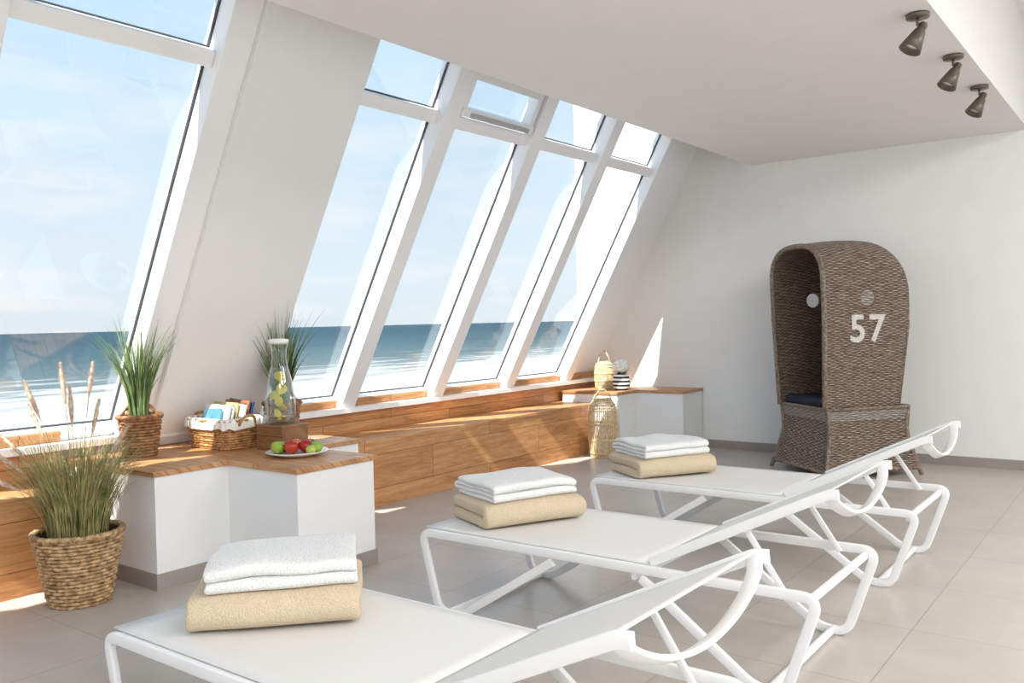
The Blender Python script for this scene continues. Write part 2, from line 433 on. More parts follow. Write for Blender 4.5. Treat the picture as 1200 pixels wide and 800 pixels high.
# ------------------------------------------------------------------ loungers
def lounger(x0, y0):
    e = empty("sun_lounger", (x0, y0, 0))
    W = 0.68; Z = 0.335
    V = []; F = []
    pr = rrect(0.020, 0.033, 0.004)
    for yy in (0.010, W-0.010):
        pts = [(0.66, yy, Z-0.03), (0.20, yy, 0.0165), (0.085, yy, 0.0165), (0.0, yy, Z), (1.64, yy, Z), (1.53, yy, 0.0165), (1.43, yy, 0.0165), (1.03, yy, Z-0.03)]
        sweep(V, F, fillet(pts, 0.055, 9), pr, side=(0, 1, 0))
    crisp(fixn(mesh("side_frames", V, F, M['alu'], e, True)))
    V = []; F = []
    pr2 = rrect(0.026, 0.018, 0.004)
    for xx, zz in ((0.03, Z-0.012), (1.0, Z-0.03), (1.60, Z-0.02), (0.14, 0.02), (1.48, 0.02)):
        sweep(V, F, [(xx, 0.012, zz), (xx, W-0.012, zz)], pr2)
    crisp(fixn(mesh("cross_bars", V, F, M['alu'], e, True)))
    def sheet(name, p0, p1, ins=0.02, sag=0.008, n=14):
        VV = []; FF = []
        a = Vector(p0); b = Vector(p1)
        for i in range(n+1):
            t = i/n
            for j in range(n+1):
                s = j/n
                p = a.lerp(b, t); w = 4*s*(1-s)*4*t*(1-t)
                VV.append((p.x, ins+(W-2*ins)*s, p.z-sag*min(1, w)))
        for i in range(n):
            for j in range(n):
                FF.append((i*(n+1)+j, i*(n+1)+j+1, (i+1)*(n+1)+j+1, (i+1)*(n+1)+j))
        o = mesh(name, VV, FF, M['sling'], e, True)
        s = o.modifiers.new("sol", 'SOLIDIFY'); s.thickness = 0.004
        return o
    sheet("sling_seat", (0.012, 0, Z+0.017), (1.06, 0, Z+0.017))
    h0 = Vector((1.06, 0, Z+0.03)); h1 = Vector((1.665, 0, 0.66))
    sheet("sling_back", h0, h1, 0.026)
    V = []; F = []
    d = (h1-h0).normalized(); nn = Vector((d.z, 0, -d.x))
    pts = [h0, h1, h1+d*0.03+nn*0.012]
    for yy in (0.028, W-0.028):
        sweep(V, F, fillet([p+Vector((0, yy, -0.005)) for p in pts], 0.03), rrect(0.018, 0.032, 0.004), side=(0, 1, 0))
    arc = []
    for i in range(25):
        t = i/24
        dip = math.sin(pi*t)**0.6*0.10
        arc.append(h1+Vector((0, 0.028+(W-0.056)*t, -0.005))+nn*dip-d*0.03*math.sin(pi*t))
    sweep(V, F, arc, rrect(0.038, 0.012, 0.003), side=tuple(d))
    mid = h0.lerp(h1, 0.55)
    for yy in (0.05, W-0.05):
        sweep(V, F, [mid+Vector((0, yy, -0.01)), Vector((1.52, yy, Z-0.01))], rrect(0.012, 0.02, 0.003), side=(0, 1, 0))
    sweep(V, F, [Vector((mid.x, 0.03, mid.z-0.015)), Vector((mid.x, W-0.03, mid.z-0.015))], rrect(0.02, 0.012, 0.003))
    crisp(fixn(mesh("back_frame", V, F, M['alu'], e, True)))
    return e
lounger(-2.42, 1.245)
lounger(-2.49, 2.63)
lounger(-2.50, 3.98)

# ------------------------------------------------------------------ towels
def folded_towel(name, par, w, d, z0, layers, t, mat, seed, ox=0, oy=0, rot=0, amp=1.0):
    """folded sheet: w = long side (local y), d = fold depth (local x)"""
    path = []
    pitch = t*1.03; r = pitch/2
    for k in range(layers):
        z = z0+t/2+k*pitch
        xs = [(-d/2+r)+(d-2*r)*i/10 for i in range(11)]
        if k % 2: xs = xs[::-1]
        for x in xs: path.append((x, z, k))
        if k < layers-1:
            sgn = -1 if k % 2 else 1
            cx = sgn*(d/2-r)
            for a in (-60, -30, 0, 30, 60):
                aa = math.radians(a); path.append((cx+sgn*r*math.cos(aa), z+pitch/2+r*math.sin(aa), k+0.5))
    n = 20; V = []; F = []
    cr, sr = math.cos(rot), math.sin(rot)
    top = layers*pitch
    for (x, z, k) in path:
        for j in range(n+1):
            s = j/n; yy = (s-0.5)*w
            hh = (z-z0)/top
            nz = noise.noise(Vector((x*7, yy*7, seed)))
            nx = noise.noise(Vector((seed*3+z*14, yy*6, 0)))
            zz = z+nz*0.012*amp*hh; xx = x+nx*0.014*amp*(0.4+hh)
            ed = abs(s-0.5)*2; ex = min(1, abs(x)/(d/2))
            zz -= (ed**6)*0.010*hh+(ex**6)*0.006*hh
            yy += noise.noise(Vector((x*4, z*25, seed+(1 if s > .5 else 5))))*0.012*ed
            V.append((ox+xx*cr-yy*sr, oy+xx*sr+yy*cr, zz))
    for i in range(len(path)-1):
        for j in range(n):
            F.append((i*(n+1)+j, i*(n+1)+j+1, (i+1)*(n+1)+j+1, (i+1)*(n+1)+j))
    o = mesh(name, V, F, mat, par, True)
    s = o.modifiers.new("sol", 'SOLIDIFY'); s.thickness = t*0.98; s.offset = 0
    s2 = o.modifiers.new("sub", 'SUBSURF'); s2.levels = 2; s2.render_levels = 2
    return o
def towels(x, y, ang, seed):
    e = empty("towel_stack", (x, y, 0.358), ang)
    folded_towel("beige_towel", e, 0.48, 0.36, 0.0, 2, 0.050, M['tw_b'], seed, amp=0.7)
    folded_towel("white_towel", e, 0.42, 0.33, 0.100, 4, 0.0195, M['tw_w'], seed+4, -0.01, 0.01, 0.06, amp=1.2)
def lang(dx, dy): return math.atan2(dy, dx)-pi/2
towels(-2.13, 1.64, lang(.7, .72), 1)
towels(-2.27, 3.00, lang(.43, .9), 12)
towels(-2.25, 4.31, lang(.53, .85), 23)

# ------------------------------------------------------------------ hooded wicker beach chair
def beach_chair():
    e = empty("wicker_beach_chair", (-1.97, 6.35, 0), math.atan2(.77, .64))
    Dp = 0.74; W = 0.70
    DH = 0.665
    zb = 0.50
    HT = 1.75
    def top(x):
        h = HT-0.03*((x/0.35)-1)**2 if x < 0.35 else HT
        if x > 0.35:
            t = min(1, (x-0.35)/(DH-0.35)); h = HT-0.25*(1-(1-t**3.2)**(1/2.4))
        return h
    nv = 36
    V = []; F = []; UV = []
    for i in range(nv+1):
        x = DH*math.sin(pi/2*i/nv)
        ht = top(x); rise = 0.28*(ht-1.0)/0.75
        zs = ht-rise
        sec = []
        for k in range(14):
            t = k/14; z = zb+(zs-zb)*t; fl = 0.04*min(1, t*1.4)
            sec.append((0.04-fl, z))
        for k in range(21):
            a = pi*k/20
            cy = W/2-(W/2)*math.copysign(abs(math.cos(a))**0.75, math.cos(a)); sec.append((cy, zs+rise*math.sin(a)**0.8 if 0 < k < 20 else zs))
        for k in range(14):
            t = 1-(k+1)/14; z = zb+(zs-zb)*t; fl = 0.04*min(1, t*1.4)
            sec.append((W-0.04+fl, z))
        s = 0; last = None
        for (yy, z) in sec:
            if last: s += math.hypot(yy-last[0], z-last[1])
            last = (yy, z)
            tz = (z-zb)/1.2
            xx = x*(0.91+0.09*min(1, tz*1.6))+0.02-0.035*tz*(1-x/DH)
            V.append((xx, yy, z)); UV.append((x, s))
        m = len(sec)
    for i in range(nv):
        for j in range(m-1):
            F.append((i*m+j, (i+1)*m+j, (i+1)*m+j+1, i*m+j+1))
    hood = fixn(mesh("hood", V, F, M['wick'], e, True, UV))
    md = hood.modifiers.new("sol", 'SOLIDIFY'); md.thickness = 0.022; md.offset = 0
    bpy.context.view_layer.objects.active = hood
    bm = bmesh.new()
    bmesh.ops.create_cone(bm, cap_ends=True, segments=32, radius1=0.062, radius2=0.062, depth=1.2)
    bmesh.ops.rotate(bm, verts=bm.verts, cent=(0, 0, 0), matrix=Matrix.Rotation(pi/2, 3, 'X'))
    bmesh.ops.translate(bm, verts=bm.verts, vec=(0.345, W/2, 1.317))
    me = bpy.data.meshes.new("cut"); bm.to_mesh(me); bm.free()
    cut = bpy.data.objects.new("cut", me); C.objects.link(cut); cut.parent = e
    bpy.context.view_layer.update()
    b2 = hood.modifiers.new("bool", 'BOOLEAN'); b2.object = cut; b2.operation = 'DIFFERENCE'; b2.solver = 'EXACT'
    try:
        with bpy.context.temp_override(object=hood, active_object=hood, selected_objects=[hood]):
            bpy.ops.object.modifier_apply(modifier="sol"); bpy.ops.object.modifier_apply(modifier="bool")
    except Exception as ex:
        print("bool fail", ex)
    bpy.data.objects.remove(cut)
    V = []; F = []
    for yy in (-0.002, W+0.002):
        ring = [(0.345+0.065*math.cos(a*pi/12), yy, 1.317+0.065*math.sin(a*pi/12)) for a in range(24)]
        sweep(V, F, ring, circ(0.009, 6), closed=True, side=(0, 1, 0))
    fixn(mesh("porthole_rims", V, F, M['st_wick'], e, True))
    # woven disc closing the near porthole
    Vd = [(0.345+0.062*math.cos(a*pi/12), 0.0, 1.317+0.062*math.sin(a*pi/12)) for a in range(24)]
    od = mesh("porthole_disc", Vd, [tuple(range(24))], M['wickl'], e, False, [(v[0]*0.8, v[2]*0.8) for v in Vd])
    sd_ = od.modifiers.new("s", 'SOLIDIFY'); sd_.thickness = 0.008; sd_.offset = 0
    def panel(name, c, mat):
        a, b, cc, d = [Vector(p) for p in c]
        w = (b-a).length; h = (d-a).length
        o = mesh(name, [a, b, cc, d], [(0, 1, 2, 3)], mat, e, False, [(0, 0), (w, 0), (w, h), (0, h)])
        s = o.modifiers.new("s", 'SOLIDIFY'); s.thickness = 0.02; s.offset = 0
        return o
    zt = top(DH)-0.28*(top(DH)-1.0)/0.75
    panel("back_panel", [(DH*0.91+0.02, 0.04, zb), (DH*0.91+0.02, W-0.04, zb), (DH+0.018, W, zb+0.6), (DH+0.018, 0, zb+0.6)], M['wick'])
    V = []; UVs = []
    zs = zt; rise = top(DH)-zt
    prof = [(W, zb+0.6), (W, zs)]+[(W/2-(W/2)*math.copysign(abs(math.cos(pi*k/20))**0.75, math.cos(pi*k/20)), zs+rise*math.sin(pi*k/20)**0.8) for k in range(19, 0, -1)]+[(0, zs), (0, zb+0.6)]
    for (y, z) in prof: V.append((DH+0.018, y, z)); UVs.append((y, z))
    o = mesh("back_panel_arched", V, [tuple(range(len(V)))], M['wick'], e, False, UVs)
    s = o.modifiers.new("s", 'SOLIDIFY'); s.thickness = 0.016; s.offset = 0
    panel("inner_backrest", [(0.50, 0.06, zb), (0.50, W-0.06, zb), (0.61, W-0.03, 1.28), (0.61, 0.03, 1.28)], M['wick'])
    def ring(z, inx, iny, off=0.0): return [(-off+inx, -off+iny, z), (Dp+off-inx, -off+iny, z), (Dp+off-inx, W+off-iny, z), (-off+inx, W+off-iny, z)]
    lv = [(0.05, -0.01, -0.01), (0.17, 0.02, 0.015), (0.30, 0.05, 0.04), (0.42, 0.06, 0.05), (0.50, 0.035, 0.035)]
    for k in range(4):
        r0 = ring(*lv[k]); r1 = ring(*lv[k+1])
        for q in range(4):
            p = (q+1) % 4
            panel("skirt_%d_%d" % (k, q), [r0[q], r0[p], r1[p], r1[q]], M['wickl'] if k == 3 else M['wick'])
    V = []; F = []
    for z, inx, iny, rr in ((0.055, -0.01, -0.01, 0.016), (0.505, .03, .03, 0.015)):
        r = ring(z, inx, iny); sweep(V, F, fillet(r+[r[0]], 0.01, 2), circ(rr, 7))
    for (x, y) in ((0.0, 0.0), (Dp, 0.0), (Dp, W), (0.0, W)):
        sx = 1 if x < .3 else -1; sy = 1 if y < .3 else -1
        sweep(V, F, fillet([(x-0.035*sx, y-0.02*sy, 0.0), (x, y, 0.10), (x+.05*sx, y+.04*sy, 0.32), (x+0.035*sx, y+0.035*sy, 0.5)], 0.06), circ(0.016, 7))
    fr = []
    rise = 0.28*(top(0)-1)/0.75; zs = top(0)-rise
    for k in range(15):
        t = k/14; z = zb+(zs-zb)*t; fr.append((0.015-0.035*(z-zb)/1.2, 0.04-0.04*min(1, t*1.4), z))
    for k in range(1, 20):
        a = pi*k/20; z = zs+rise*math.sin(a)**0.8
        fr.append((0.015-0.035*(z-zb)/1.2, W/2-(W/2)*math.copysign(abs(math.cos(a))**0.75, math.cos(a)), z))
    for k in range(15):
        t = 1-k/14; z = zb+(zs-zb)*t; fr.append((0.015-0.035*(z-zb)/1.2, W-0.04+0.04*min(1, t*1.4), z))
    sweep(V, F, fr, circ(0.02, 8))
    for y0_, y1_ in ((0.04, 0.0), (W-0.04, W)):
        sweep(V, F, [(DH*0.91+0.02, y0_, zb), (DH+0.02, y1_, zb+0.6), (DH+0.02, y1_, zt)], circ(0.012, 7))
    fixn(mesh("rims_and_posts", V, F, M['st_wick'], e, True))
    bm = bmesh.new(); bmesh.ops.create_cube(bm, size=1)
    bmesh.ops.scale(bm, verts=bm.verts, vec=(0.46, W-0.14, 0.075)); bmesh.ops.translate(bm, verts=bm.verts, vec=(0.27, W/2, 0.545))
    me = bpy.data.meshes.new("cushion"); bm.to_mesh(me); bm.free(); me.materials.append(M['navy'])
    o = bpy.data.objects.new("cushion", me); C.objects.link(o); o.parent = e; bev(o, 0.03, 4)
    panel("seat_panel", [(0.04, 0.04, 0.49), (DH-0.03, 0.04, 0.49), (DH-0.03, W-0.04, 0.49), (0.04, W-0.04, 0.49)], M['wick'])
    cu = bpy.data.curves.new("num", 'FONT'); cu.body = "57"; cu.size = 0.275; cu.align_x = 'CENTER'; cu.align_y = 'CENTER'
    cu.extrude = 0.001; cu.offset = 0.006; cu.space_character = 1.15
    to = bpy.data.objects.new("num", cu); C.objects.link(to)
    bpy.context.view_layer.update()
    dg = bpy.context.evaluated_depsgraph_get()
    me = bpy.data.meshes.new_from_object(to.evaluated_get(dg)); bpy.data.objects.remove(to)
    me.transform(Matrix.Translation((0.335, -0.0125, 1.085)) @ Matrix.Rotation(pi/2, 4, 'X'))
    me.materials.clear(); me.materials.append(plain("number_paint", rgb(206, 200, 192), 0.8, var=0.25, scale=120))
    o = bpy.data.objects.new("painted_number", me); C.objects.link(o); o.parent = e
beach_chair()

# ------------------------------------------------------------------ woven baskets
def basket(name_part, par, R0, R1, h, rows, stakes, mat, rect=None, bulge=0.0, amp=0.004, zoff=0.0, rim=True, rimmat=None):
    V = []; F = []
    n = stakes*3
    sr = h/rows/2
    def pt(a, R, extra):
        if rect:
            rx, ry = rect[0]*R/R1, rect[1]*R/R1
            c, s = math.cos(a), math.sin(a)
            k = 0.35
            return (math.copysign(abs(c)**k, c)*(rx+extra), math.copysign(abs(s)**k, s)*(ry+extra))
        return ((R+extra)*math.cos(a), (R+extra)*math.sin(a))
    for r in range(rows):
        t = (r+0.5)/rows
        R = R0+(R1-R0)*t+bulge*math.sin(pi*t)
        path = []
        for i in range(n):
            a = 2*pi*i/n
            ex = amp*math.cos(stakes/2*a*1.0+pi*r) if stakes % 2 == 0 else amp*math.cos(stakes*a/2)
            x, y = pt(a, R, ex)
            path.append((x, y, zoff+h*t+random.uniform(-.0005, .0005)))
        sweep(V, F, path, circ(sr*1.02, 6), closed=True, side=(0, 0, 1))
    if rim:
        for dz, rr, a0 in ((0, 0.011, 0), (0.006, 0.011, pi)):
            path = []
            for i in range(n):
                a = 2*pi*i/n
                x, y = pt(a, R1, 0.006*math.cos(stakes*a+a0))
                path.append((x, y, zoff+h+0.004+0.005*math.sin(stakes*a+a0)))
            sweep(V, F, path, circ(rr*min(1, h/0.2), 6), closed=True, side=(0, 0, 1))
    o = mesh(name_part, V, F, mat, par, True)
    V = []; F = []
    m = 40
    for (rr, z) in ((R0-0.004, 0.006), (R1-0.008, h)):
        for i in range(m):
            a = 2*pi*i/m; x, y = pt(a, rr, -0.004); V.append((x, y, zoff+z))
    F = [(i, (i+1) % m, m+(i+1) % m, m+i) for i in range(m)]+[tuple(range(m))]
    mesh(name_part+"_liner", V, F, rimmat or M['soil'], par, True)
    return o
def handle(V, F, p0, p1, h, r=0.009, tw=True):
    p0 = Vector(p0); p1 = Vector(p1)
    for q in range(2 if tw else 1):
        pts = []
        for i in range(25):
            t = i/24; p = p0.lerp(p1, t)
            a = t*22+q*pi
            d = (p1-p0).normalized().cross(Vector((0, 0, 1)))
            pts.append(p+Vector((0, 0, h*math.sin(pi*t)**0.75))+d*0.006*math.cos(a)+Vector((0, 0, 0.006*math.sin(a))))
        sweep(V, F, pts, circ(r*0.75, 6))
def blades(name, par, cnt, r0, h0, h1, spread, width, mats, z0, droop=0.5, bias=(0, 0), seed=1, segs=6):
    rnd = random.Random(seed)
    V = []; F = []; MI = []
    for b in range(cnt):
        a = rnd.uniform(0, 2*pi); rr = r0*math.sqrt(rnd.random())
        base = Vector((rr*math.cos(a), rr*math.sin(a), z0))
        a2 = a+rnd.gauss(0, 0.5); hh = rnd.uniform(h0, h1); sp_ = spread*rnd.uniform(0.15, 1.0)
        out = Vector((math.cos(a2)+bias[0], math.sin(a2)+bias[1], 0)).normalized()
        side = out.cross(Vector((0, 0, 1)))
        w = width*rnd.uniform(0.6, 1.2); dr = droop*rnd.uniform(0.2, 1.2)
        mi = rnd.randrange(len(mats)); bi = len(V)
        tw = rnd.uniform(-.6, .6)
        for i in range(segs+1):
            t = i/segs
            p = base+out*(sp_*hh*(t**1.8))+Vector((0, 0, hh*(t-dr*sp_*t**3)))
            ww = w*(1-t**1.6)*0.5+0.0003
            sd = (side*math.cos(tw*t*3)+out*math.sin(tw*t*3))
            V.append(p-sd*ww); V.append(p+sd*ww)
        for i in range(segs):
            F.append((bi+2*i, bi+2*i+1, bi+2*i+3, bi+2*i+2)); MI.append(mi)
    return mesh(name, V, F, None, par, True, None, mats, MI)
def plumes(name, par, specs, z0):
    V = []; F = []; VS = []; FS = []
    rnd = random.Random(5)
    for (bx, by, tx, ty, tz, ln) in specs:
        p0 = Vector((bx, by, z0)); p2 = Vector((tx, ty, tz))
        p1 = p0.lerp(p2, 0.55)+Vector((-(tx-bx)*0.25, -(ty-by)*0.25, 0.05))
        pts = [p0*(1-t)**2+p1*2*t*(1-t)+p2*t*t for t in [i/10 for i in range(11)]]
        sweep(VS, FS, pts, circ(0.0018, 4))
        d = (pts[-1]-pts[-2]).normalized()
        side = d.orthogonal().normalized(); s2 = d.cross(side)
        core = []; rad = []
        for i in range(10):
            t = i/9; core.append(p2+d*ln*(t-0.1)); rad.append(max(0.05, math.sin(pi*min(1, t*0.93+0.04))**0.7))
        sweep(V, F, core, circ(0.009, 6), rad=rad)
        for k in range(420):
            t = rnd.random(); a = rnd.uniform(0, 2*pi)
            c = p2+d*ln*(t-0.1); rr = 0.020*math.sin(pi*(t*0.9+0.05))**0.6
            o = side*math.cos(a)+s2*math.sin(a); q = c+o*rr+d*0.02
            w = o.cross(d)*0.0014
            bi = len(V); V += [c-w, c+w, q]; F.append((bi, bi+1, bi+2))
    mesh(name, V, F, M['plume'], par, True); mesh(name+"_stems", VS, FS, M['gr2'], par, True)

R_ = (.798, .603)
def rl(a, b): return (R_[0]*a-.603*b, R_[1]*a+.798*b)
# floor planter with fountain grass
e = empty("fountain_grass_planter", (-3.875, 1.89, 0))
basket("woven_pot", e, 0.120, 0.182, 0.31, 19, 32, M['st_tan'], amp=0.005, rimmat=M['soil'])
lathe("soil_fill", [(0.0, 0.28), (0.15, 0.28), (0.17, 0.26)], M['soil'], e)
blades("grass_blades", e, 1400, 0.12, 0.26, 0.56, 0.58, 0.0036, [M['gr1'], M['gr2'], M['gr2']], 0.27, 0.45, seed=3)
sp_list = []
for (a, b, z, ln) in ((-0.24, 0, .66, .17), (-0.17, .05, .74, .17), (-0.13, -.05, .84, .17), (-0.05, .02, .90, .17), (0.02, -.06, .80, .18), (0.04, .06, .92, .15), (-0.28, .03, .50, .15), (0.08, 0, .76, .15), (-0.09, .1, .88, .15), (0.14, .05, .66, .14), (-0.2, -.08, .60, .15)):
    tx, ty = rl(a, b); bx, by = rl(a*0.2, b*0.2); sp_list.append((bx, by, tx, ty, z, ln))
plumes("grass_plumes", e, sp_list, 0.27)

def grass_pot(loc, seed, h, bias):
    e = empty("potted_grass", loc)
    basket("willow_pot", e, 0.075, 0.102, 0.20, 13, 22, M['st_brown'], amp=0.004)
    lathe("soil_fill", [(0.0, 0.175), (0.09, 0.175)], M['soil'], e)
    V = []; F = []
    handle(V, F, (R_[0]*-.102, R_[1]*-.102, .19), (R_[0]*.102, R_[1]*.102, .19), 0.09, 0.008)
    mesh("pot_handle", V, F, M['st_brown'], e, True)
    blades("grass_leaves", e, 170, 0.045, h*0.45, h, 0.40, 0.011, [M['gr3'], M['gr3'], M['gr1']], 0.17, 0.5, bias=bias, seed=seed, segs=8)
    return e
grass_pot((-4.27, 2.42, 0.551), 11, 0.60, (0.2, 0.0))
grass_pot((-4.18, 3.26, 0.551), 21, 0.66, (0.3, 0.25))

# magazine basket
e = empty("magazine_basket", (-4.16, 2.85, 0.551), 0)
basket("willow_body", e, 0.15, 0.17, 0.15, 11, 44, M['st_honey'], rect=(0.195, 0.125), amp=0.003, rimmat=M['white_cer'])
V = []; F = []; n = 72
cloth = plain("linen_white", rgb(242, 239, 232), 0.9, bmp=0.3)
for (off, z) in ((-0.012, 0.11), (-0.008, 0.158), (0.0, 0.168), (0.010, 0.160), (0.013, 0.135), (0.014, 0.112)):
    for i in range(n):
        a = 2*pi*i/n; c, s = math.cos(a), math.sin(a)
        w = 0.004*math.sin(a*17)*(1 if off > 0 else 0.3)
        V.append((math.copysign(abs(c)**.35, c)*(0.195+off+w), math.copysign(abs(s)**.35, s)*(0.125+off+w), z+(0.006*math.sin(a*9) if z < 0.12 else 0)))
for k in range(5):
    for i in range(n): F.append((k*n+i, k*n+(i+1) % n, (k+1)*n+(i+1) % n, (k+1)*n+i))
mesh("linen_liner", V, F, cloth, e, True)
V = []; F = []
for sx in (-1, 1):
    pts = [(sx*0.205, -0.05, 0.13), (sx*0.222, -0.04, 0.17), (sx*0.226, 0, 0.185), (sx*0.222, 0.04, 0.17), (sx*0.205, 0.05, 0.13)]
    sweep(V, F, fillet(pts, 0.02, 3), circ(0.008, 6))
mesh("ear_handles", V, F, M['st_honey'], e, True)
cols = [(92, 150, 176), (225, 232, 232), (240, 238, 230), (70, 84, 110), (205, 190, 130), (232, 230, 224), (48, 60, 92), (150, 96, 70), (52, 70, 110)]
for i, c in enumerate(cols):
    yy = -0.095+i*0.022; hgt = 0.175+0.008*i+0.008*((i*5) % 3); x0 = -0.165+0.01*((i*3) % 4)+(0.06 if i == 0 else 0)
    m = plain("cover_%d" % i, rgb(*c), 0.3, var=0.25, scale=18)
    o = box("magazine_%d" % i, x0, x0+(0.16 if i == 0 else 0.22), yy, yy+0.010, 0.02, 0.02+hgt, m, e)
    o.rotation_euler = (math.radians(-14), math.radians(4*((i % 3)-1)), 0)

# wooden crate with carafe
cx, cy = -3.80, 2.96
e = empty("wooden_crate", (cx, cy, 0.551), 0.0)
for nm, a in (("side_a", (-0.11, 0.11, -0.085, -0.072, 0.0, 0.12)), ("side_b", (-0.11, 0.11, 0.072, 0.085, 0, 0.12)), ("end_a", (-0.11, -0.098, -0.072, 0.072, 0, 0.12)),
              ("end_b", (0.098, 0.11, -0.072, 0.072, 0, 0.12)), ("lid", (-0.115, 0.115, -0.09, 0.09, 0.12, 0.132)), ("bottom", (-0.11, 0.11, -0.072, 0.072, 0.0, 0.01))):
    box(nm, *a, M['woodb'], e, 0.002)
e = empty("water_carafe", (cx-0.01, cy, 0.551+0.133))
prof = [(0.0, 0.002), (0.07, 0.002), (0.080, 0.012), (0.082, 0.05), (0.080, 0.14), (0.066, 0.23), (0.046, 0.30), (0.038, 0.35), (0.041, 0.40), (0.050, 0.43)]
lathe("glass_body", prof, M['cglass'], e, 40)
lathe("water_fill", [(0.0, 0.008)]+[(r-0.005, z) for r, z in prof[2:7]]+[(0.0, 0.30)], M['water'], e, 40)
lathe("lid", [(0.0, 0.425), (0.036, 0.425), (0.052, 0.433), (0.054, 0.450), (0.03, 0.456), (0.0, 0.456)], M['white_cer'], e)
lem = plain("lemon", rgb(232, 205, 60), 0.45, var=0.1, scale=60)
for i in range(7):
    o = lathe("lemon_slice_%d" % i, [(0.0, 0), (0.028, 0), (0.03, 0.003), (0.028, 0.006), (0, 0.006)], lem, e, 18)
    o.location = (random.uniform(-.03, .03), random.uniform(-.03, .03), 0.05+0.034*i); o.rotation_euler = (random.uniform(0.6, 1.5), random.uniform(-.5, .5), random.uniform(0, 3))
    if i > 4: o.location.x *= .3; o.location.y *= .3

# fruit plate
e = empty("fruit_plate", (-3.52, 2.83, 0.551))
lathe("plate", [(0.0, 0.002), (0.09, 0.0), (0.10, 0.006), (0.155, 0.022), (0.157, 0.026), (0.150, 0.026), (0.10, 0.012), (0.0, 0.010)], M['white_cer'], e, 48)
def fruit(nm, x, y, r, col, col2):
    m = strand("skin_"+nm, rgb(*col), rgb(*col2), 14); m.node_tree.nodes["Principled BSDF"].inputs["Roughness"].default_value = 0.25
    pr = []
    for i in range(17):
        a = -pi/2+pi*i/16; rr = r*math.cos(a)*(1+0.06*math.sin(a)); z = r*0.92*math.sin(a)
        if i > 13: z -= r*0.12*(i-13)/3
        pr.append((max(0, rr), z+r*0.95))
    lathe(nm, pr, m, e, 20, (x, y, 0.012))
    V = []; F = []; sweep(V, F, [(x, y, 0.012+r*1.7), (x+0.004, y, 0.012+r*2.15)], circ(0.0015, 5)); mesh(nm+"_stem", V, F, M['woodb'], e)
for i, (a, b, r, c, c2) in enumerate([(-0.09, -.02, .036, (120, 160, 50), (170, 190, 70)), (-0.02, -.03, .038, (150, 25, 25), (200, 60, 40)), (0.045, .0, .037, (140, 20, 28), (190, 40, 40)),
                                      (0.10, -.01, .033, (130, 170, 60), (180, 200, 90)), (-0.03, .05, .038, (170, 40, 40), (210, 130, 60)), (0.05, .07, .034, (110, 20, 50), (150, 40, 70)), (-0.085, .05, .032, (60, 90, 40), (110, 140, 60)), (0.085, -.065, .026, (150, 180, 60), (190, 200, 90))]):
    x, y = rl(a, b); fruit("fruit_%d" % i, x, y, r, c, c2)

# bamboo lanterns
def lantern(loc, R, h, hh):
    e = empty("bamboo_lantern", loc)
    V = []; F = []
    ns = 46
    def rad(t):
        b = R*(0.86+0.14*math.sin(pi*min(t, .9)/0.9)**0.7)
        return b if t < 0.9 else b*(1-(t-0.9)/0.1*0.3)
    for i in range(ns):
        a = 2*pi*i/ns
        pts = [(rad(t)*math.cos(a), rad(t)*math.sin(a), 0.004+h*t) for t in [k/14 for k in range(15)]]
        sweep(V, F, pts, rrect(0.003, 0.0105*R/0.125, 0.001), side=(math.cos(a), math.sin(a), 0))
    for t in (0.0, 0.06, 0.28, 0.30, 0.55, 0.57, 0.80, 0.9, 1.0):
        sweep(V, F, [(rad(t)*1.01*math.cos(2*pi*k/36), rad(t)*1.01*math.sin(2*pi*k/36), 0.006+h*t) for k in range(36)], circ(0.005, 6), closed=True, side=(0, 0, 1))
    handle(V, F, (R*0.58*R_[0], R*0.58*R_[1], h), (-R*0.58*R_[0], -R*0.58*R_[1], h), hh, 0.008, False)
    mesh("bamboo_cage", V, F, M['bamboo'], e, True)
    lathe("cage_bottom", [(0, 0.004), (R*0.8, 0.004), (R*.8, 0.012), (0, 0.012)], M['bamboo'], e)
    lathe("candle_glass", [(0.0, 0.012), (R*0.42, 0.012), (R*0.45, h*0.55)], M['cglass'], e)
    lathe("candle", [(0.0, 0.014), (R*0.34, 0.014), (R*0.34, h*0.4), (0, h*0.4)], M['white_cer'], e)
lantern((-3.98, 6.56, 0), 0.130, 0.50, 0.09)
lantern((-4.25, 7.05, 0.551), 0.092, 0.25, 0.11)
# flower vase
e = empty("flower_vase", (-4.02, 6.97, 0.551))
vp = [(0.055, 0.0), (0.072, 0.015), (0.082, 0.05), (0.082, 0.09), (0.074, 0.125), (0.062, 0.145)]
def vr(z):
    for (r0, z0), (r1, z1) in zip(vp, vp[1:]):
        if z <= z1: return r0+(r1-r0)*(z-z0)/(z1-z0)
    return vp[-1][0]
for i in range(8):
    z0, z1 = 0.145*i/8, 0.145*(i+1)/8
    pr = [(vr(z0), z0), (vr((z0+z1)/2), (z0+z1)/2), (vr(z1), z1)]
    if i == 0: pr = [(0, 0)]+pr
    lathe("stripe_%d" % i, pr, M['black_cer'] if i % 2 == 0 else M['white_cer'], e)
lathe("vase_inside", [(0.0, 0.13), (0.062, 0.13), (0.062, 0.145)], M['soil'], e)
rnd = random.Random(2)
petal = plain("petals_white", rgb(248, 247, 238), 0.7)
bm = bmesh.new()
bmesh.ops.create_icosphere(bm, subdivisions=2, radius=0.062, matrix=Matrix.Translation((0, 0, 0.21)))
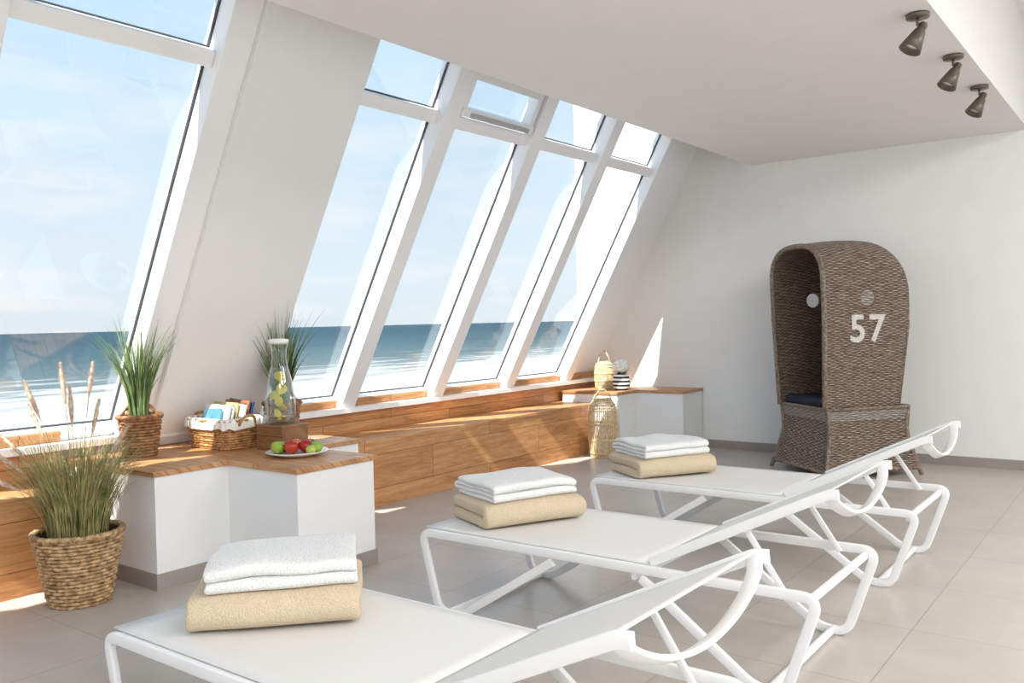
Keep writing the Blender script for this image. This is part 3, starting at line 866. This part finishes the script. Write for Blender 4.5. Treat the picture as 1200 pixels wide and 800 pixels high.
for i in range(130):
    z = rnd.uniform(-0.5, 1); a = rnd.uniform(0, 2*pi); q = math.sqrt(1-z*z)
    mt = Matrix.Translation((0.066*q*math.cos(a), 0.066*q*math.sin(a), 0.21+0.06*z)) @ Matrix.Diagonal((1, 1, 0.8, 1))
    bmesh.ops.create_icosphere(bm, subdivisions=2, radius=rnd.uniform(0.012, 0.018), matrix=mt)
me = bpy.data.meshes.new("blossoms"); bm.to_mesh(me); bm.free(); me.materials.append(petal)
o = bpy.data.objects.new("blossoms", me); C.objects.link(o); o.parent = e
blades("leaves", e, 30, 0.03, 0.05, 0.075, 0.9, 0.03, [M['gr3']], 0.13, 0.6, seed=9)

# ------------------------------------------------------------------ ceiling spots
def spot(x, y):
    e = empty("ceiling_spotlight", (x, y, H)); e.scale = (0.88, 0.88, 0.88)
    lathe("canopy", [(0, -0.001), (0.056, -0.001), (0.058, -0.008), (0.055, -0.022), (0.0, -0.024)], M['metal'], e)
    V = []; F = []
    sweep(V, F, [(0, 0, -0.02), (0, 0, -0.06)], circ(0.008, 8))
    hd = Vector((-0.45, -0.35, -1.0)).normalized()
    c = Vector((0.015, 0.01, -0.075))
    sweep(V, F, fillet([(0, 0, -0.055), (0.03, 0, -0.06), (0.035, 0, -0.08)], 0.01), circ(0.006, 6))
    mesh("bracket", V, F, M['metal'], e, True)
    o = lathe("bell_shade", [(0.0, 0.03), (0.018, 0.03), (0.022, 0.022), (0.022, -0.005), (0.030, -0.02), (0.040, -0.06), (0.056, -0.125), (0.053, -0.125), (0.036, -0.06), (0.024, -0.015), (0.0, -0.012)], M['metal'], e)
    o.rotation_euler = hd.to_track_quat('-Z', 'Y').to_euler(); o.location = c
    o2 = lathe("bulb", [(0.0, -0.02), (0.02, -0.03), (0.03, -0.07), (0.034, -0.1), (0.0, -0.108)], M['white_cer'], e)
    o2.rotation_euler = o.rotation_euler; o2.location = c
spot(-0.89, 4.25); spot(-0.89, 5.06); spot(-0.89, 5.85)

# ------------------------------------------------------------------ outside: sea and beach
def sea_mat():
    m, nt, b = new_mat("sea_and_beach")
    g = N(nt, "ShaderNodeNewGeometry")
    s = N(nt, "ShaderNodeSeparateXYZ"); L(nt, g.outputs["Position"], s.inputs[0])
    dist = math_n(nt, 'MULTIPLY', s.outputs[0], -1.0)
    nz = N(nt, "ShaderNodeTexNoise"); nz.inputs["Scale"].default_value = 0.02; nz.inputs["Detail"].default_value = 6
    L(nt, g.outputs["Position"], nz.inputs["Vector"])
    d2 = math_n(nt, 'ADD', dist, math_n(nt, 'MULTIPLY', math_n(nt, 'SUBTRACT', nz.outputs["Fac"], 0.5), 36.0))
    f = math_n(nt, 'DIVIDE', d2, 1000.0, True)
    col = ramp(nt, f, [(0.0, rgb(236, 222, 200)), (0.168, rgb(240, 230, 214)), (0.178, rgb(170, 184, 182)), (0.27, rgb(132, 156, 162)), (0.5, rgb(104, 134, 146)), (1.0, rgb(88, 120, 136))])
    mp = N(nt, "ShaderNodeMapping"); mp.inputs["Scale"].default_value = (0.10, 0.022, 1)
    L(nt, g.outputs["Position"], mp.inputs["Vector"])
    fn = N(nt, "ShaderNodeTexNoise"); fn.inputs["Scale"].default_value = 1.0; fn.inputs["Detail"].default_value = 8; fn.inputs["Roughness"].default_value = 0.7
    L(nt, mp.outputs[0], fn.inputs["Vector"])
    near = math_n(nt, 'SUBTRACT', 1.0, math_n(nt, 'DIVIDE', math_n(nt, 'SUBTRACT', d2, 172.0), 240.0, True))
    near = math_n(nt, 'POWER', near, 2.2)
    fm = math_n(nt, 'MULTIPLY', math_n(nt, 'SUBTRACT', math_n(nt, 'ADD', fn.outputs["Fac"], math_n(nt, 'MULTIPLY', near, 0.30)), 0.62), 7.0, True)
    mp2 = N(nt, "ShaderNodeMapping"); mp2.inputs["Scale"].default_value = (0.05, 0.008, 1); L(nt, g.outputs["Position"], mp2.inputs["Vector"])
    wn = N(nt, "ShaderNodeTexNoise"); wn.inputs["Scale"].default_value = 1.0; wn.inputs["Detail"].default_value = 8; wn.inputs["Roughness"].default_value = 0.7
    L(nt, mp2.outputs[0], wn.inputs["Vector"])
    wv = ramp(nt, wn.outputs["Fac"], [(0.3, (0.82, 0.84, 0.85, 1)), (0.7, (1.18, 1.17, 1.15, 1))])
    mm = N(nt, "ShaderNodeMixRGB"); mm.blend_type = 'MULTIPLY'; mm.inputs[0].default_value = 1; L(nt, col, mm.inputs[1]); L(nt, wv, mm.inputs[2])
    mx = N(nt, "ShaderNodeMixRGB"); L(nt, fm, mx.inputs[0]); L(nt, mm.outputs[0], mx.inputs[1]); mx.inputs[2].default_value = rgb(250, 252, 252)
    dk = N(nt, "ShaderNodeMixRGB"); dk.blend_type = 'MULTIPLY'; dk.inputs[0].default_value = 1; L(nt, mx.outputs[0], dk.inputs[1]); dk.inputs[2].default_value = (0.36, 0.37, 0.375, 1)
    L(nt, dk.outputs[0], b.inputs["Base Color"])
    b.inputs["Roughness"].default_value = 0.9
    b.inputs["Specular IOR Level"].default_value = 0.0
    return m
box("sea", -30000, -12, -30000, 30000, -14.0, -13.0, sea_mat())

# ------------------------------------------------------------------ world
w = bpy.data.worlds.new("sky"); bpy.context.scene.world = w; w.use_nodes = True
nt = w.node_tree; bg = nt.nodes["Background"]
tc = N(nt, "ShaderNodeTexCoord"); s = N(nt, "ShaderNodeSeparateXYZ"); L(nt, tc.outputs["Generated"], s.inputs[0])
col = ramp(nt, s.outputs[2], [(0.0, (0.72, 0.80, 0.86, 1)), (0.05, (0.74, 0.84, 0.92, 1)), (0.2, (0.64, 0.80, 0.94, 1)), (0.45, (0.40, 0.65, 0.93, 1)), (1.0, (0.2, 0.45, 0.9, 1))])
mp = N(nt, "ShaderNodeMapping"); mp.inputs["Scale"].default_value = (3, 3, 12); L(nt, tc.outputs["Generated"], mp.inputs["Vector"])
cn = N(nt, "ShaderNodeTexNoise"); cn.inputs["Scale"].default_value = 2.2; cn.inputs["Detail"].default_value = 8
L(nt, mp.outputs[0], cn.inputs["Vector"])
low = math_n(nt, 'SUBTRACT', 1.0, math_n(nt, 'MULTIPLY', s.outputs[2], 3.0), True)
cf = math_n(nt, 'MULTIPLY', math_n(nt, 'SUBTRACT', cn.outputs["Fac"], 0.49), 5.5, True)
cf = math_n(nt, 'MULTIPLY', cf, math_n(nt, 'ADD', math_n(nt, 'MULTIPLY', low, 0.75), 0.10))
mx = N(nt, "ShaderNodeMixRGB"); L(nt, cf, mx.inputs[0]); L(nt, col, mx.inputs[1]); mx.inputs[2].default_value = (0.90, 0.90, 0.91, 1)
L(nt, mx.outputs[0], bg.inputs[0]); bg.inputs[1].default_value = 1.2

sun = bpy.data.lights.new("sun", 'SUN'); sun.energy = 12; sun.angle = 0.012; sun.color = (1, 0.96, 0.9)
so = bpy.data.objects.new("sun", sun); C.objects.link(so)
so.rotation_euler = Vector((-0.13, 0.8, -1)).to_track_quat('-Z', 'Y').to_euler()
for i, (x, y) in enumerate(((2.5, 1.2), (2.5, 4.6), (2.5, -1.8))):  # unseen fill lights, added below the raised ceiling to brighten the room
    a = bpy.data.lights.new("added_fill_light", 'AREA'); a.shape = 'RECTANGLE'; a.size = 2.0; a.size_y = 2.0; a.energy = 140; a.color = (1, 1, 1)
    ao = bpy.data.objects.new("added_fill_light", a); C.objects.link(ao); ao.location = (x, y, HR-0.02)

# ------------------------------------------------------------------ camera
cam = bpy.data.cameras.new("camera"); co = bpy.data.objects.new("camera", cam); C.objects.link(co)
cam.sensor_width = 36; cam.lens = 36*1017/1200
co.matrix_world = Matrix.Translation((0, 0, 1.2)) @ Matrix.Rotation(math.radians(37.1), 4, 'Z') @ Matrix.Rotation(math.radians(90-1.284), 4, 'X') @ Matrix.Rotation(math.radians(-1.32), 4, 'Z')
cam.clip_end = 60000; cam.clip_start = 0.05
bpy.context.scene.camera = co
bpy.context.scene.view_settings.view_transform = 'Standard'
